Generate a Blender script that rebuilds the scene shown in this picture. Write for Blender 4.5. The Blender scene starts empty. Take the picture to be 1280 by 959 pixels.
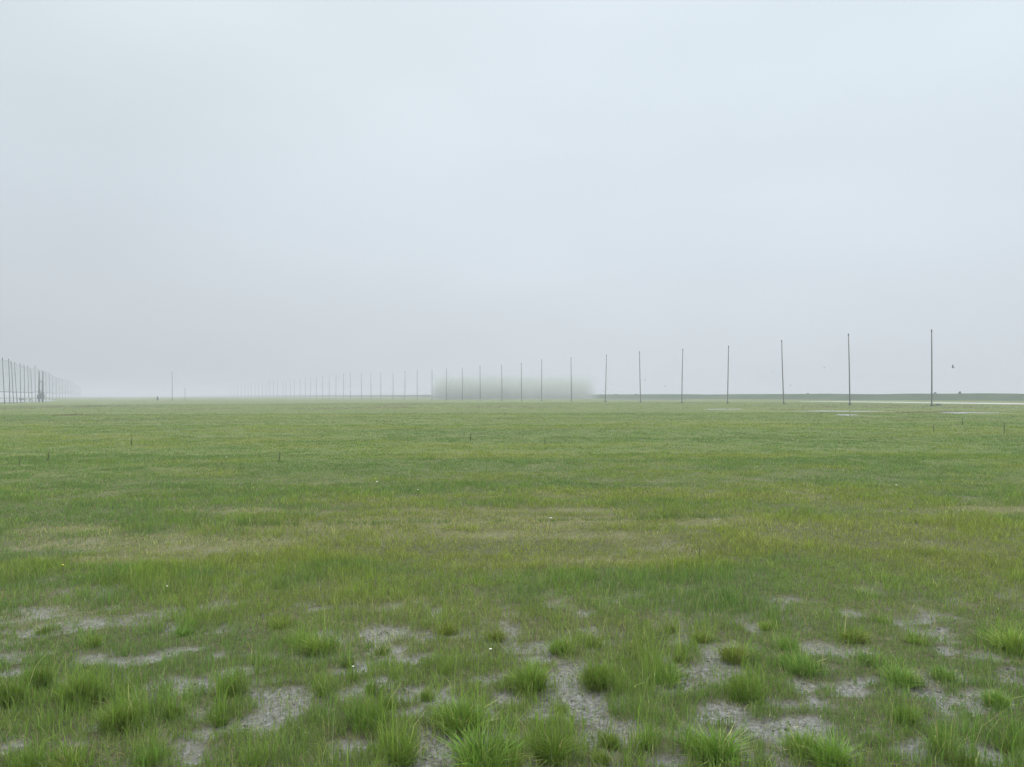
import bpy, math, random
import numpy as np
from mathutils import Matrix, Vector

random.seed(7)
rng = np.random.default_rng(11)
R = math.radians
SC = bpy.context.scene
COL = SC.collection

# ------------------------------------------------------------------ camera
CAM_H = 1.6
F = 931.0                       # focal length in photo pixels (1280 wide)
PITCH, ROLL = R(0.85), R(-0.16)
cam_d = bpy.data.cameras.new('camera')
cam_d.sensor_width = 36.0
cam_d.lens = F / 1280 * 36
cam_d.clip_start, cam_d.clip_end = 0.05, 20000
cam = bpy.data.objects.new('camera', cam_d)
COL.objects.link(cam)
CAM_R = Matrix.Rotation(R(90) + PITCH, 3, 'X') @ Matrix.Rotation(ROLL, 3, 'Z')
cam.matrix_world = Matrix.Translation((0, 0, CAM_H)) @ CAM_R.to_4x4()
SC.camera = cam

# ------------------------------------------------------------------ sky
SUN_EL, SUN_AZ = R(58), R(-25)          # azimuth measured from +Y towards +X
world = bpy.data.worlds.new('World')
SC.world = world
world.use_nodes = True
wt = world.node_tree
wt.nodes.clear()
def wn(kind, **kw):
    n = wt.nodes.new(kind)
    for k, v in kw.items():
        setattr(n, k, v)
    return n
wl = wt.links.new
w_out = wn('ShaderNodeOutputWorld')
w_bg = wn('ShaderNodeBackground')
w_bg.inputs['Strength'].default_value = 0.1
sky = wn('ShaderNodeTexSky', sky_type='NISHITA')
sky.sun_disc = False
sky.sun_elevation, sky.sun_rotation = SUN_EL, SUN_AZ
sky.air_density, sky.dust_density, sky.ozone_density = 1.0, 6.0, 1.0
tc = wn('ShaderNodeTexCoord')
sep = wn('ShaderNodeSeparateXYZ')
wl(tc.outputs['Generated'], sep.inputs[0])
ramp = wn('ShaderNodeValToRGB')         # overcast cloud deck: brighter overhead than at the horizon
SKY_K = 10.0
stops = [(0.0, (0.622, 0.678, 0.728)), (0.10, (0.632, 0.690, 0.745)), (0.22, (0.645, 0.715, 0.775)),
         (0.36, (0.68, 0.765, 0.82)), (0.50, (0.71, 0.80, 0.86)), (1.0, (0.98, 1.0, 1.0))]
while len(ramp.color_ramp.elements) < len(stops):
    ramp.color_ramp.elements.new(0.5)
for e, (p, c) in zip(ramp.color_ramp.elements, stops):
    e.position = p
    e.color = (*c, 1)
wl(sep.outputs['Z'], ramp.inputs[0])
up = wn('ShaderNodeMapRange', interpolation_type='SMOOTHSTEP')
up.inputs['From Min'].default_value, up.inputs['From Max'].default_value = 0.50, 0.95
up.inputs['To Min'].default_value, up.inputs['To Max'].default_value = 1.0, 3.0
wl(sep.outputs['Z'], up.inputs['Value'])
# soft cloud structure: stretched low-contrast noise
mp = wn('ShaderNodeMapping')
mp.inputs['Scale'].default_value = (1.0, 1.0, 2.6)
wl(tc.outputs['Generated'], mp.inputs[0])
nz = wn('ShaderNodeTexNoise')
nz.inputs['Scale'].default_value, nz.inputs['Detail'].default_value = 1.7, 4.0
nz.inputs['Roughness'].default_value = 0.42
wl(mp.outputs[0], nz.inputs['Vector'])
cl = wn('ShaderNodeMapRange')
cl.inputs['From Min'].default_value, cl.inputs['From Max'].default_value = 0.3, 0.7
cl.inputs['To Min'].default_value, cl.inputs['To Max'].default_value = 0.93, 1.06
wl(nz.outputs['Fac'], cl.inputs['Value'])
side = wn('ShaderNodeMapRange')         # the cloud is thicker to the west of the view
side.inputs['From Min'].default_value, side.inputs['From Max'].default_value = -0.65, 0.15
side.inputs['To Min'].default_value, side.inputs['To Max'].default_value = 0.85, 1.0
wl(sep.outputs['X'], side.inputs['Value'])
def vmath(op, a, b):
    n = wn('ShaderNodeMath', operation=op)
    wl(a, n.inputs[0])
    if isinstance(b, float):
        n.inputs[1].default_value = b
    else:
        wl(b, n.inputs[1])
    return n.outputs[0]
k = vmath('MULTIPLY', vmath('MULTIPLY', vmath('MULTIPLY', cl.outputs[0], side.outputs[0]), up.outputs[0]), SKY_K)
sc_n = wn('ShaderNodeVectorMath', operation='SCALE')
wl(ramp.outputs[0], sc_n.inputs[0])
wl(k, sc_n.inputs['Scale'])
mix = wn('ShaderNodeMix', data_type='RGBA')
mix.inputs['Factor'].default_value = 0.93
wl(sky.outputs[0], mix.inputs[6])
wl(sc_n.outputs[0], mix.inputs[7])
wl(mix.outputs[2], w_bg.inputs['Color'])
wl(w_bg.outputs[0], w_out.inputs['Surface'])

sun_d = bpy.data.lights.new('sun', 'SUN')
sun_d.energy = 1.3
sun_d.angle = R(25)
sun_d.color = (1.0, 0.96, 0.9)
sun = bpy.data.objects.new('sun', sun_d)
COL.objects.link(sun)
sdir = Vector((math.sin(SUN_AZ) * math.cos(SUN_EL), math.cos(SUN_AZ) * math.cos(SUN_EL), math.sin(SUN_EL)))
sun.rotation_euler = (-sdir).to_track_quat('-Z', 'Y').to_euler()
sun.location = sdir * 50

SC.view_settings.view_transform = 'Standard'
SC.view_settings.look = 'None'
SC.view_settings.exposure = 0.12
SC.view_settings.gamma = 1.0
SC.view_settings.use_curve_mapping = False
SC.cycles.use_denoising = True
SC.cycles.denoising_prefilter = 'ACCURATE'
SC.cycles.use_adaptive_sampling = False
SC.cycles.max_bounces = 6
SC.cycles.diffuse_bounces = 3
SC.cycles.transparent_max_bounces = 16

# ------------------------------------------------------------------ helpers
def ray(px, py):
    return CAM_R @ Vector(((px - 640) / F, (479.5 - py) / F, -1.0))
def spot(px, py):
    """ground point (x, y) seen at a photo pixel"""
    d = ray(px, py)
    t = CAM_H / -d.z
    return d.x * t, d.y * t
def at(px, py, Y):
    """point seen at a photo pixel at distance Y"""
    d = ray(px, py)
    t = Y / d.y
    return Vector((d.x * t, Y, CAM_H + d.z * t))

def tag(o, label=None, cat=None, group=None, kind=None):
    for key, v in (('label', label), ('category', cat), ('group', group), ('kind', kind)):
        if v:
            o[key] = v
    return o
def empty(name, loc):
    o = bpy.data.objects.new(name, None)
    o.empty_display_size = 0.2
    o.location = loc
    COL.objects.link(o)
    return o
def link_mesh(name, verts, faces, mat, parent=None, smooth=False):
    me = bpy.data.meshes.new(name)
    me.from_pydata([tuple(v) for v in verts], [], faces)
    me.materials.append(mat)
    if smooth:
        me.polygons.foreach_set('use_smooth', [True] * len(me.polygons))
    o = bpy.data.objects.new(name, me)
    COL.objects.link(o)
    if parent:
        o.parent = parent
    return o

class MB:
    def __init__(self):
        self.v, self.f = [], []
    def tube(self, pts, radii, n=10, cap=True):
        b = len(self.v)
        for i, p in enumerate(pts):
            p = Vector(p)
            d = Vector(pts[min(i + 1, len(pts) - 1)]) - Vector(pts[max(i - 1, 0)])
            q = d.to_track_quat('Z', 'Y')
            for j in range(n):
                a = 2 * math.pi * j / n
                self.v.append(p + q @ Vector((radii[i] * math.cos(a), radii[i] * math.sin(a), 0)))
        for i in range(len(pts) - 1):
            for j in range(n):
                a, c = b + i * n + j, b + i * n + (j + 1) % n
                self.f.append((a, c, c + n, a + n))
        if cap:
            self.f.append(tuple(b + j for j in reversed(range(n))))
            self.f.append(tuple(b + (len(pts) - 1) * n + j for j in range(n)))
        return self
    def box(self, c, s):
        b = len(self.v)
        for z in (-1, 1):
            for x, y in ((-1, -1), (1, -1), (1, 1), (-1, 1)):
                self.v.append(Vector((c[0] + x * s[0] / 2, c[1] + y * s[1] / 2, c[2] + z * s[2] / 2)))
        for q in ((0, 3, 2, 1), (4, 5, 6, 7), (0, 1, 5, 4), (1, 2, 6, 5), (2, 3, 7, 6), (3, 0, 4, 7)):
            self.f.append(tuple(b + i for i in q))
        return self
    def build(self, name, mat, parent=None, smooth=False):
        return link_mesh(name, self.v, self.f, mat, parent, smooth)

def _hash(ix, iy, s):
    h = (ix.astype(np.int64) * 374761393 + iy.astype(np.int64) * 668265263 + s * 1442695041) & 0xffffffff
    h = ((h ^ (h >> 13)) * 1274126177) & 0xffffffff
    h = ((h ^ (h >> 16)) * 2246822519) & 0xffffffff
    return ((h ^ (h >> 15)) & 0xffffff) / float(0xffffff)
def vnoise(x, y, s):
    ix, iy = np.floor(x), np.floor(y)
    fx, fy = x - ix, y - iy
    fx, fy = fx * fx * (3 - 2 * fx), fy * fy * (3 - 2 * fy)
    a, b = _hash(ix, iy, s), _hash(ix + 1, iy, s)
    c, d = _hash(ix, iy + 1, s), _hash(ix + 1, iy + 1, s)
    return (a * (1 - fx) + b * fx) * (1 - fy) + (c * (1 - fx) + d * fx) * fy
def fbm(x, y, s, oct=4):
    t, amp, tot = 0, 1.0, 0
    for i in range(oct):
        t = t + amp * vnoise(x * 2 ** i + 17.3 * i, y * 2 ** i + 9.1 * i, s + i)
        tot += amp
        amp *= 0.55
    return t / tot
def sstep(a, b, x):
    t = np.clip((x - a) / (b - a), 0, 1)
    return t * t * (3 - 2 * t)

# ------------------------------------------------------------------ materials
def material(name):
    m = bpy.data.materials.new(name)
    m.use_nodes = True
    nt = m.node_tree
    nt.nodes.clear()
    out = nt.nodes.new('ShaderNodeOutputMaterial')
    return m, nt, out
def node(nt, kind, **kw):
    n = nt.nodes.new(kind)
    for k_, v in kw.items():
        setattr(n, k_, v)
    return n
def plain(name, col, rough=0.6, noise=0.0, nscale=8.0):
    m, nt, out = material(name)
    p = node(nt, 'ShaderNodeBsdfPrincipled')
    p.inputs['Roughness'].default_value = rough
    if noise:
        t = node(nt, 'ShaderNodeTexCoord')
        n = node(nt, 'ShaderNodeTexNoise')
        n.inputs['Scale'].default_value, n.inputs['Detail'].default_value = nscale, 5
        nt.links.new(t.outputs['Object'], n.inputs['Vector'])
        r = node(nt, 'ShaderNodeMix', data_type='RGBA')
        r.inputs[6].default_value = (*[c * (1 - noise) for c in col], 1)
        r.inputs[7].default_value = (*[c * (1 + noise) for c in col], 1)
        nt.links.new(n.outputs['Fac'], r.inputs['Factor'])
        nt.links.new(r.outputs[2], p.inputs['Base Color'])
    else:
        p.inputs['Base Color'].default_value = (*col, 1)
    nt.links.new(p.outputs[0], out.inputs['Surface'])
    return m
def blade_material(name, random_tint=False):
    """leaf blades: the tint attribute is the blade's own colour (fresh, dull or dry)"""
    m, nt, out = material(name)
    a = node(nt, 'ShaderNodeAttribute', attribute_name='tint')
    colour = a.outputs['Color']
    if random_tint:
        oi = node(nt, 'ShaderNodeObjectInfo')
        hs = node(nt, 'ShaderNodeHueSaturation')
        r1 = node(nt, 'ShaderNodeMapRange')
        r1.inputs['To Min'].default_value, r1.inputs['To Max'].default_value = 0.485, 0.51
        r2 = node(nt, 'ShaderNodeMapRange')
        r2.inputs['To Min'].default_value, r2.inputs['To Max'].default_value = 0.85, 1.2
        nt.links.new(oi.outputs['Random'], r1.inputs['Value'])
        nt.links.new(oi.outputs['Random'], r2.inputs['Value'])
        nt.links.new(r1.outputs[0], hs.inputs['Hue'])
        nt.links.new(r2.outputs[0], hs.inputs['Value'])
        nt.links.new(colour, hs.inputs['Color'])
        colour = hs.outputs[0]
    p = node(nt, 'ShaderNodeBsdfPrincipled')
    p.inputs['Roughness'].default_value = 0.55
    p.inputs['Specular IOR Level'].default_value = 0.35
    t = node(nt, 'ShaderNodeBsdfTranslucent')
    mx = node(nt, 'ShaderNodeMixShader')
    mx.inputs[0].default_value = 0.28 if random_tint else 0.36
    nt.links.new(colour, p.inputs['Base Color'])
    nt.links.new(colour, t.inputs['Color'])
    nt.links.new(p.outputs[0], mx.inputs[1])
    nt.links.new(t.outputs[0], mx.inputs[2])
    nt.links.new(mx.outputs[0], out.inputs['Surface'])
    return m
M_BLADE = blade_material('grass_blade')
M_TUFT = blade_material('tussock_blade', True)
M_POLE = plain('weathered_pole', (0.115, 0.12, 0.112), 0.55, 0.3, 3.0)
M_CAP = plain('dark_cap', (0.025, 0.027, 0.03), 0.5)
M_DARK = plain('dark_timber', (0.05, 0.052, 0.05), 0.7, 0.35, 2.0)
M_FRAME = plain('grey_timber', (0.17, 0.18, 0.175), 0.7, 0.3, 2.0)
M_ROPE = plain('rope', (0.10, 0.11, 0.11), 0.8)
M_WHITE = plain('white_paint', (0.78, 0.79, 0.78), 0.5, 0.06, 4.0)
M_BIRD = plain('bird_plumage', (0.03, 0.032, 0.036), 0.6)
M_STALK = plain('dry_stalk', (0.055, 0.06, 0.035), 0.8, 0.3, 9.0)
M_LEAF = plain('weed_leaf', (0.05, 0.075, 0.03), 0.7, 0.3, 9.0)
M_YELLOW = plain('yellow_petal', (0.80, 0.66, 0.06), 0.5)
M_PETAL = plain('white_petal', (0.78, 0.78, 0.72), 0.5)
M_SHRUB = plain('far_shrub_leaf', (0.055, 0.08, 0.05), 0.8, 0.3, 2.0)
M_CLOD = plain('mud_clod', (0.10, 0.093, 0.08), 0.55, 0.5, 30.0)

# water
m, nt, out = material('shallow_water')
p = node(nt, 'ShaderNodeBsdfPrincipled')
p.inputs['Base Color'].default_value = (0.20, 0.20, 0.18, 1)
p.inputs['Roughness'].default_value = 0.07
p.inputs['IOR'].default_value = 1.33
tcn = node(nt, 'ShaderNodeTexCoord')
n1 = node(nt, 'ShaderNodeTexNoise')
n1.inputs['Scale'].default_value = 3.0
bmp = node(nt, 'ShaderNodeBump')
bmp.inputs['Strength'].default_value, bmp.inputs['Distance'].default_value = 0.08, 0.01
nt.links.new(tcn.outputs['Object'], n1.inputs['Vector'])
nt.links.new(n1.outputs['Fac'], bmp.inputs['Height'])
nt.links.new(bmp.outputs[0], p.inputs['Normal'])
nt.links.new(p.outputs[0], out.inputs['Surface'])
M_WATER = m

# ground: grassy soil, straw litter and wet grey mud, told apart by the 'wet' attribute (r mud, g straw, b water film)
m, nt, out = material('marsh_ground')
L = nt.links.new
geo = node(nt, 'ShaderNodeNewGeometry')
def noise(scale, detail=5.0, rough=0.6, stretch=None):
    n = node(nt, 'ShaderNodeTexNoise')
    n.inputs['Scale'].default_value, n.inputs['Detail'].default_value = scale, detail
    n.inputs['Roughness'].default_value = rough
    if stretch:
        mpn = node(nt, 'ShaderNodeMapping')
        mpn.inputs['Scale'].default_value = stretch
        L(geo.outputs['Position'], mpn.inputs[0])
        L(mpn.outputs[0], n.inputs['Vector'])
    else:
        L(geo.outputs['Position'], n.inputs['Vector'])
    return n.outputs['Fac']
def ramp2(fac, stops_):
    r = node(nt, 'ShaderNodeValToRGB')
    while len(r.color_ramp.elements) < len(stops_):
        r.color_ramp.elements.new(0.5)
    for e_, (pp, c) in zip(r.color_ramp.elements, stops_):
        e_.position = pp
        e_.color = (*c, 1)
    L(fac, r.inputs[0])
    return r.outputs[0]
def mixc(f, a, b):
    n = node(nt, 'ShaderNodeMix', data_type='RGBA')
    L(f, n.inputs['Factor'])
    L(a, n.inputs[6])
    L(b, n.inputs[7])
    return n.outputs[2]
attr = node(nt, 'ShaderNodeAttribute', attribute_name='wet')
sp = node(nt, 'ShaderNodeSeparateColor')
L(attr.outputs['Color'], sp.inputs[0])
turf_big = ramp2(noise(0.035, 6, 0.62, (0.45, 1.5, 1)), [(0.30, (0.125, 0.142, 0.045)), (0.45, (0.138, 0.170, 0.047)),
                 (0.55, (0.113, 0.155, 0.050)), (0.70, (0.172, 0.180, 0.058))])
turf_small = ramp2(noise(5.0, 6, 0.7), [(0.25, (0.07, 0.085, 0.03)), (0.6, (0.13, 0.15, 0.06)), (0.8, (0.18, 0.17, 0.09))])
f_half = node(nt, 'ShaderNodeValue')
f_half.outputs[0].default_value = 0.35
turf = mixc(f_half.outputs[0], turf_big, turf_small)
soil = ramp2(noise(14.0, 8, 0.72), [(0.3, (0.045, 0.042, 0.026)), (0.5, (0.085, 0.085, 0.045)), (0.68, (0.13, 0.135, 0.065)), (0.82, (0.22, 0.20, 0.12))])
turf = mixc(attr.outputs['Alpha'], soil, turf)
mud = ramp2(noise(38.0, 8, 0.72), [(0.28, (0.048, 0.047, 0.042)), (0.46, (0.125, 0.124, 0.116)), (0.60, (0.235, 0.236, 0.228)), (0.75, (0.37, 0.37, 0.36))])
straw = ramp2(noise(22.0, 8, 0.75, (1, 0.7, 1)), [(0.3, (0.09, 0.09, 0.04)), (0.55, (0.17, 0.17, 0.075)), (0.8, (0.30, 0.285, 0.15))])
c1 = mixc(sp.outputs[1], turf, straw)
c2 = mixc(sp.outputs[0], c1, mud)
p = node(nt, 'ShaderNodeBsdfPrincipled')
L(c2, p.inputs['Base Color'])
rg = node(nt, 'ShaderNodeMapRange')
rg.inputs['From Min'].default_value, rg.inputs['From Max'].default_value = 0.0, 1.0
rg.inputs['To Min'].default_value, rg.inputs['To Max'].default_value = 0.85, 0.08
L(sp.outputs[2], rg.inputs['Value'])
L(rg.outputs[0], p.inputs['Roughness'])
sl = node(nt, 'ShaderNodeMapRange')
sl.inputs['To Min'].default_value, sl.inputs['To Max'].default_value = 0.1, 0.6
L(sp.outputs[2], sl.inputs['Value'])
L(sl.outputs[0], p.inputs['Specular IOR Level'])
bmp = node(nt, 'ShaderNodeBump')
bmp.inputs['Strength'].default_value, bmp.inputs['Distance'].default_value = 0.75, 0.03
L(noise(26.0, 8, 0.7), bmp.inputs['Height'])
L(bmp.outputs[0], p.inputs['Normal'])
L(p.outputs[0], out.inputs['Surface'])
M_GROUND = m

# ------------------------------------------------------------------ the lie of the land
MUD_PX = [(490, 862, 78, 26), (548, 884, 52, 22), (408, 930, 75, 22), (250, 940, 60, 20), (150, 822, 60, 11), (72, 856, 28, 20),
          (330, 815, 40, 9), (590, 842, 48, 11), (685, 892, 45, 15), (738, 884, 48, 22), (782, 922, 34, 20), (900, 882, 120, 17),
          (965, 902, 95, 15), (1110, 932, 62, 20), (1232, 946, 62, 20), (1248, 902, 42, 18), (1222, 822, 52, 16), (1275, 842, 32, 14),
          (1200, 890, 30, 18), (970, 748, 30, 7), (600, 702, 62, 8), (885, 648, 42, 5), (140, 735, 55, 8), (300, 730, 42, 7),
          (100, 778, 42, 10), (232, 812, 32, 6), (860, 802, 16, 7), (1000, 862, 42, 10), (560, 942, 42, 14), (250, 855, 40, 10),
          (395, 800, 40, 8), (120, 905, 30, 10), (20, 930, 25, 14), (1150, 870, 30, 9), (640, 870, 30, 10), (850, 860, 40, 10),
          (1010, 940, 25, 14), (830, 950, 40, 12), (350, 890, 50, 12), (470, 800, 30, 6), (1180, 770, 40, 5)]
STRAW_PX = [(620, 653, 300, 10), (600, 668, 260, 10), (190, 682, 210, 14), (140, 700, 130, 7), (1235, 637, 80, 5), (420, 660, 160, 8),
            (890, 650, 70, 7), (760, 700, 120, 8), (330, 640, 130, 4), (640, 638, 180, 4), (80, 665, 90, 6)]
def to_ellipse(px, py, a, b):
    x, y = spot(px, py)
    x0, _ = spot(px - a, py)
    x1, _ = spot(px + a, py)
    _, y0 = spot(px, py + b)
    _, y1 = spot(px, py - b)
    return x, (y0 + y1) / 2, (x1 - x0) / 2, (y1 - y0) / 2
MUD = [to_ellipse(x_, y_, a_ * .9, b_ * .82) for x_, y_, a_, b_ in MUD_PX]
STRAW = [to_ellipse(*e) for e in STRAW_PX]
def blobs(x, y, L_):
    m_ = np.zeros_like(x)
    for cx, cy, a, b in L_:
        d = ((x - cx) / a) ** 2 + ((y - cy) / b) ** 2
        m_ = np.maximum(m_, 1.25 - d)
    return m_
# far wet ground: (photo corner pixels left to right of its near edge and far edge)
WATER_PX = [
    [(1000, 502.1), (1060, 502.8), (1150, 504.0), (1230, 505.1), (1330, 506.2), (1340, 504.6), (1230, 503.7), (1150, 502.9), (1080, 502.1), (1000, 501.8)],
    [(990, 514.2), (1040, 514.6), (1085, 514.8), (1110, 514.4), (1075, 514.0), (1030, 513.6)],
    [(1170, 516.0), (1186, 516.8), (1200, 517.2), (1214, 516.4), (1262, 516.0), (1240, 515.5), (1200, 515.4)],
    [(750, 500.0), (810, 500.3), (865, 500.2), (855, 499.1), (760, 498.9)],
    [(880, 512.2), (930, 511.8), (925, 511.2), (885, 511.5)],
    [(1040, 519.2), (1062, 519.6), (1075, 518.6), (1050, 518.2)],
    [(-60, 503.2), (10, 503.0), (45, 502.6), (66, 501.4), (70, 499.6), (30, 498.8), (-60, 498.8)],
]
WATER = [[spot(*q) for q in poly] for poly in WATER_PX]
WETMUD_PX = [(30, 510, 70, 5), (112, 518, 26, 2.0), (410, 511, 45, 2.0), (505, 506, 26, 1.6), (630, 509, 80, 1.6), (470, 510, 60, 1.8),
             (1130, 509, 160, 2.6), (1130, 515, 170, 2.2), (1000, 513, 80, 1.6), (240, 512, 60, 1.6), (830, 502, 90, 2.0)]
WETMUD = [to_ellipse(*e) for e in WETMUD_PX]
# (x, y of the base, width, height) in photo pixels, kind
TUFTS = [
    (55, 789, 24, 14, 'dark'), (117, 806, 22, 20, 'yellow'), (47, 857, 34, 44, 'fresh'), (10, 879, 44, 46, 'fresh'), (101, 877, 48, 52, 'fresh'),
    (150, 906, 54, 42, 'fresh'), (291, 868, 32, 36, 'fresh'), (216, 892, 36, 28, 'dark'), (34, 956, 40, 26, 'fresh'), (84, 957, 44, 26, 'yellow'),
    (317, 956, 30, 26, 'dark'), (275, 900, 26, 18, 'fresh'), (185, 951, 36, 26, 'fresh'), (402, 867, 19, 22, 'dark'), (435, 829, 20, 21, 'dark'),
    (440, 848, 18, 12, 'dark'), (463, 867, 16, 26, 'fresh'), (495, 847, 14, 15, 'dark'), (477, 813, 26, 16, 'dark'), (533, 869, 25, 23, 'dark'),
    (485, 883, 20, 23, 'fresh'), (460, 906, 40, 30, 'fresh'), (501, 946, 50, 34, 'fresh'), (578, 908, 70, 48, 'fresh'), (604, 954, 84, 54, 'fresh'),
    (395, 812, 46, 30, 'yellow'), (557, 842, 16, 12, 'dark'), (636, 958, 36, 30, 'yellow'), (665, 858, 54, 42, 'fresh'), (741, 807, 32, 20, 'dark'),
    (838, 791, 22, 17, 'dark'), (805, 820, 30, 20, 'dark'), (834, 852, 42, 30, 'dark'), (846, 826, 20, 17, 'dark'), (918, 825, 42, 30, 'yellow'),
    (930, 873, 40, 40, 'fresh'), (701, 884, 22, 18, 'dark'), (745, 856, 46, 44, 'fresh'), (690, 945, 64, 44, 'fresh'), (762, 928, 32, 24, 'fresh'),
    (803, 932, 34, 24, 'dark'), (895, 944, 76, 50, 'fresh'), (752, 948, 26, 20, 'yellow'), (876, 800, 30, 16, 'yellow'), (1003, 841, 44, 27, 'fresh'),
    (1088, 833, 24, 16, 'dark'), (1126, 856, 48, 27, 'fresh'), (1103, 776, 22, 12, 'dark'), (1145, 804, 27, 14, 'yellow'), (1068, 801, 34, 22, 'yellow'),
    (1266, 811, 62, 34, 'yellow'), (1179, 944, 46, 44, 'dark'), (1040, 954, 60, 42, 'fresh'), (1003, 938, 52, 32, 'fresh'), (985, 812, 28, 18, 'fresh'),
    (1131, 907, 34, 28, 'fresh'), (1246, 882, 38, 27, 'fresh'), (1262, 938, 32, 24, 'fresh'), (1203, 958, 44, 22, 'yellow'), (127, 729, 22, 10, 'dark'),
    (172, 727, 24, 10, 'dark'), (310, 728, 15, 8, 'dark'), (349, 734, 15, 9, 'dark'), (731, 726, 22, 10, 'dark'), (690, 724, 18, 9, 'dark'),
    (906, 753, 18, 10, 'dark'), (1240, 708, 14, 8, 'dark'), (1265, 713, 14, 9, 'dark'), (620, 800, 28, 18, 'yellow'), (560, 790, 30, 18, 'yellow'),
    (700, 815, 36, 24, 'fresh'), (1180, 850, 30, 20, 'fresh'), (350, 780, 28, 15, 'yellow'), (230, 790, 24, 12, 'fresh'), (960, 785, 26, 14, 'yellow'),
]
TUFT_SPOTS = [to_ellipse(px, py - 1, w * .75, w * .3) for px, py, w, h, kd in TUFTS]

def masks(x, y):
    w1 = fbm(x * 2.3, y * 2.3, 41) - 0.5
    w2 = fbm(x * 9.0, y * 9.0, 57, 3) - 0.5
    near = 1 - sstep(10, 18, y)
    b = blobs(x, y, MUD)
    w3 = fbm(x * 5.5 + 7, y * 5.5, 63, 4) - 0.5
    field_ = np.clip(b, -0.6, 1.0) * 0.42 + w1 * 0.75 + w3 * 1.75 + w2 * 0.75
    mudm = sstep(0.20, 0.50, field_) * near
    loose = sstep(0.58, 0.70, fbm(x * 2.6 + 3, y * 2.6, 91) + w3 * 0.35) * 0.8 * (1 - sstep(4.2, 6.5, y))
    mudm = np.maximum(mudm, loose)
    mudm = mudm * (1 - 0.85 * sstep(4.6, 6.8, y))
    s = blobs(x, y, STRAW) + w1 * 1.6 + (fbm(x * 0.5, y * 0.9, 13) - 0.5) * 1.2
    strawm = 0.72 * sstep(0.0, 1.1, s) * (1 - sstep(25, 40, y))
    return mudm, strawm
def height(x, y):
    nearf = 1 - sstep(40, 75, np.hypot(x, y))
    h = (fbm(x * 0.5, y * 0.5, 5) - 0.5) * 0.05 + (fbm(x * 2.6, y * 2.6, 6) - 0.5) * 0.035
    return h * nearf

# ------------------------------------------------------------------ ground sheet
EXT = 2400.0
tx = np.linspace(-1, 1, 521)
gx = np.sinh(tx * 7.6) / np.sinh(7.6) * EXT
ty = np.linspace(0, 1, 620)
gy = 1.0 + (np.expm1(ty * 6.9) / np.expm1(6.9)) * (EXT - 1)
gy = np.concatenate([[-EXT, -400, -80, -20, -6, -2, -0.5], gy])
GX, GY = np.meshgrid(gx, gy)
mu, stw = masks(GX.ravel(), GY.ravel())
GZ = height(GX.ravel(), GY.ravel()) - 0.018 * mu * (1 - sstep(20, 40, GY.ravel()))
nxv, nyv = len(gx), len(gy)
co = np.stack([GX.ravel(), GY.ravel(), GZ], 1)
ii = np.arange(nxv * nyv).reshape(nyv, nxv)
quads = np.stack([ii[:-1, :-1], ii[:-1, 1:], ii[1:, 1:], ii[1:, :-1]], -1).reshape(-1, 4)
def np_mesh(name, co_, faces, n, mat, tint=None, attr_name='tint', smooth=False):
    me = bpy.data.meshes.new(name)
    me.vertices.add(len(co_))
    me.vertices.foreach_set('co', np.ascontiguousarray(co_, dtype=np.float32).ravel())
    me.loops.add(faces.size)
    me.loops.foreach_set('vertex_index', np.ascontiguousarray(faces, dtype=np.int32).ravel())
    me.polygons.add(len(faces))
    me.polygons.foreach_set('loop_start', np.arange(0, faces.size, n, dtype=np.int32))
    me.polygons.foreach_set('loop_total', np.full(len(faces), n, dtype=np.int32))
    if smooth:
        me.polygons.foreach_set('use_smooth', np.ones(len(faces), dtype=bool))
    if tint is not None:
        a_ = me.attributes.new(attr_name, 'FLOAT_COLOR', 'POINT')
        c4 = np.ones((len(co_), 4), dtype=np.float32)
        c4[:, :tint.shape[1]] = tint
        a_.data.foreach_set('color', c4.ravel())
    me.update()
    me.validate()
    me.materials.append(mat)
    return me
film = mu * sstep(0.30, 0.55, fbm(GX.ravel() * 1.7, GY.ravel() * 1.7, 77))
ground_me = np_mesh('ground', co, quads, 4, M_GROUND, np.stack([mu, stw, film, sstep(7, 24, np.hypot(GX.ravel(), GY.ravel()))], 1), 'wet', True)
ground = bpy.data.objects.new('ground', ground_me)
COL.objects.link(ground)
tag(ground, 'flat marsh ground of turf, straw litter and wet grey mud', 'ground', kind='structure')

def subdivide_loop(poly, n=5, jitter=0.12):
    out_ = []
    for i in range(len(poly)):
        a, b = Vector((*poly[i], 0)), Vector((*poly[(i + 1) % len(poly)], 0))
        ln = (b - a).length
        for k_ in range(n):
            q = a.lerp(b, k_ / n)
            j = min(ln / n * jitter, 0.7)
            out_.append((q.x + random.uniform(-j, j), q.y + random.uniform(-j, j) * 0.8, 0.012))
    return out_
names = ['pale track running along the foot of the embankment', 'long thin puddle in the turf between the second pole and the tallest pole', 'bright thin puddle right of the foot of the tallest pole',
         'faint line of water far off below the middle poles', 'short thin puddle between the ninth and tenth visible poles', 'small puddle at the near side of the long thin puddle',
         'pale shallow pond under the netted poles on the left']
M_TRACK = plain('pale_gravel', (0.37, 0.365, 0.34), 0.8, 0.25, 0.25)
for wi, (poly, nm) in enumerate(zip(WATER, names)):
    vs = subdivide_loop(poly)
    o = link_mesh('water' if wi else 'path', vs, [tuple(range(len(vs)))], M_WATER if wi else M_TRACK)
    tag(o, nm, 'water' if wi else 'path', kind='structure')

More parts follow.
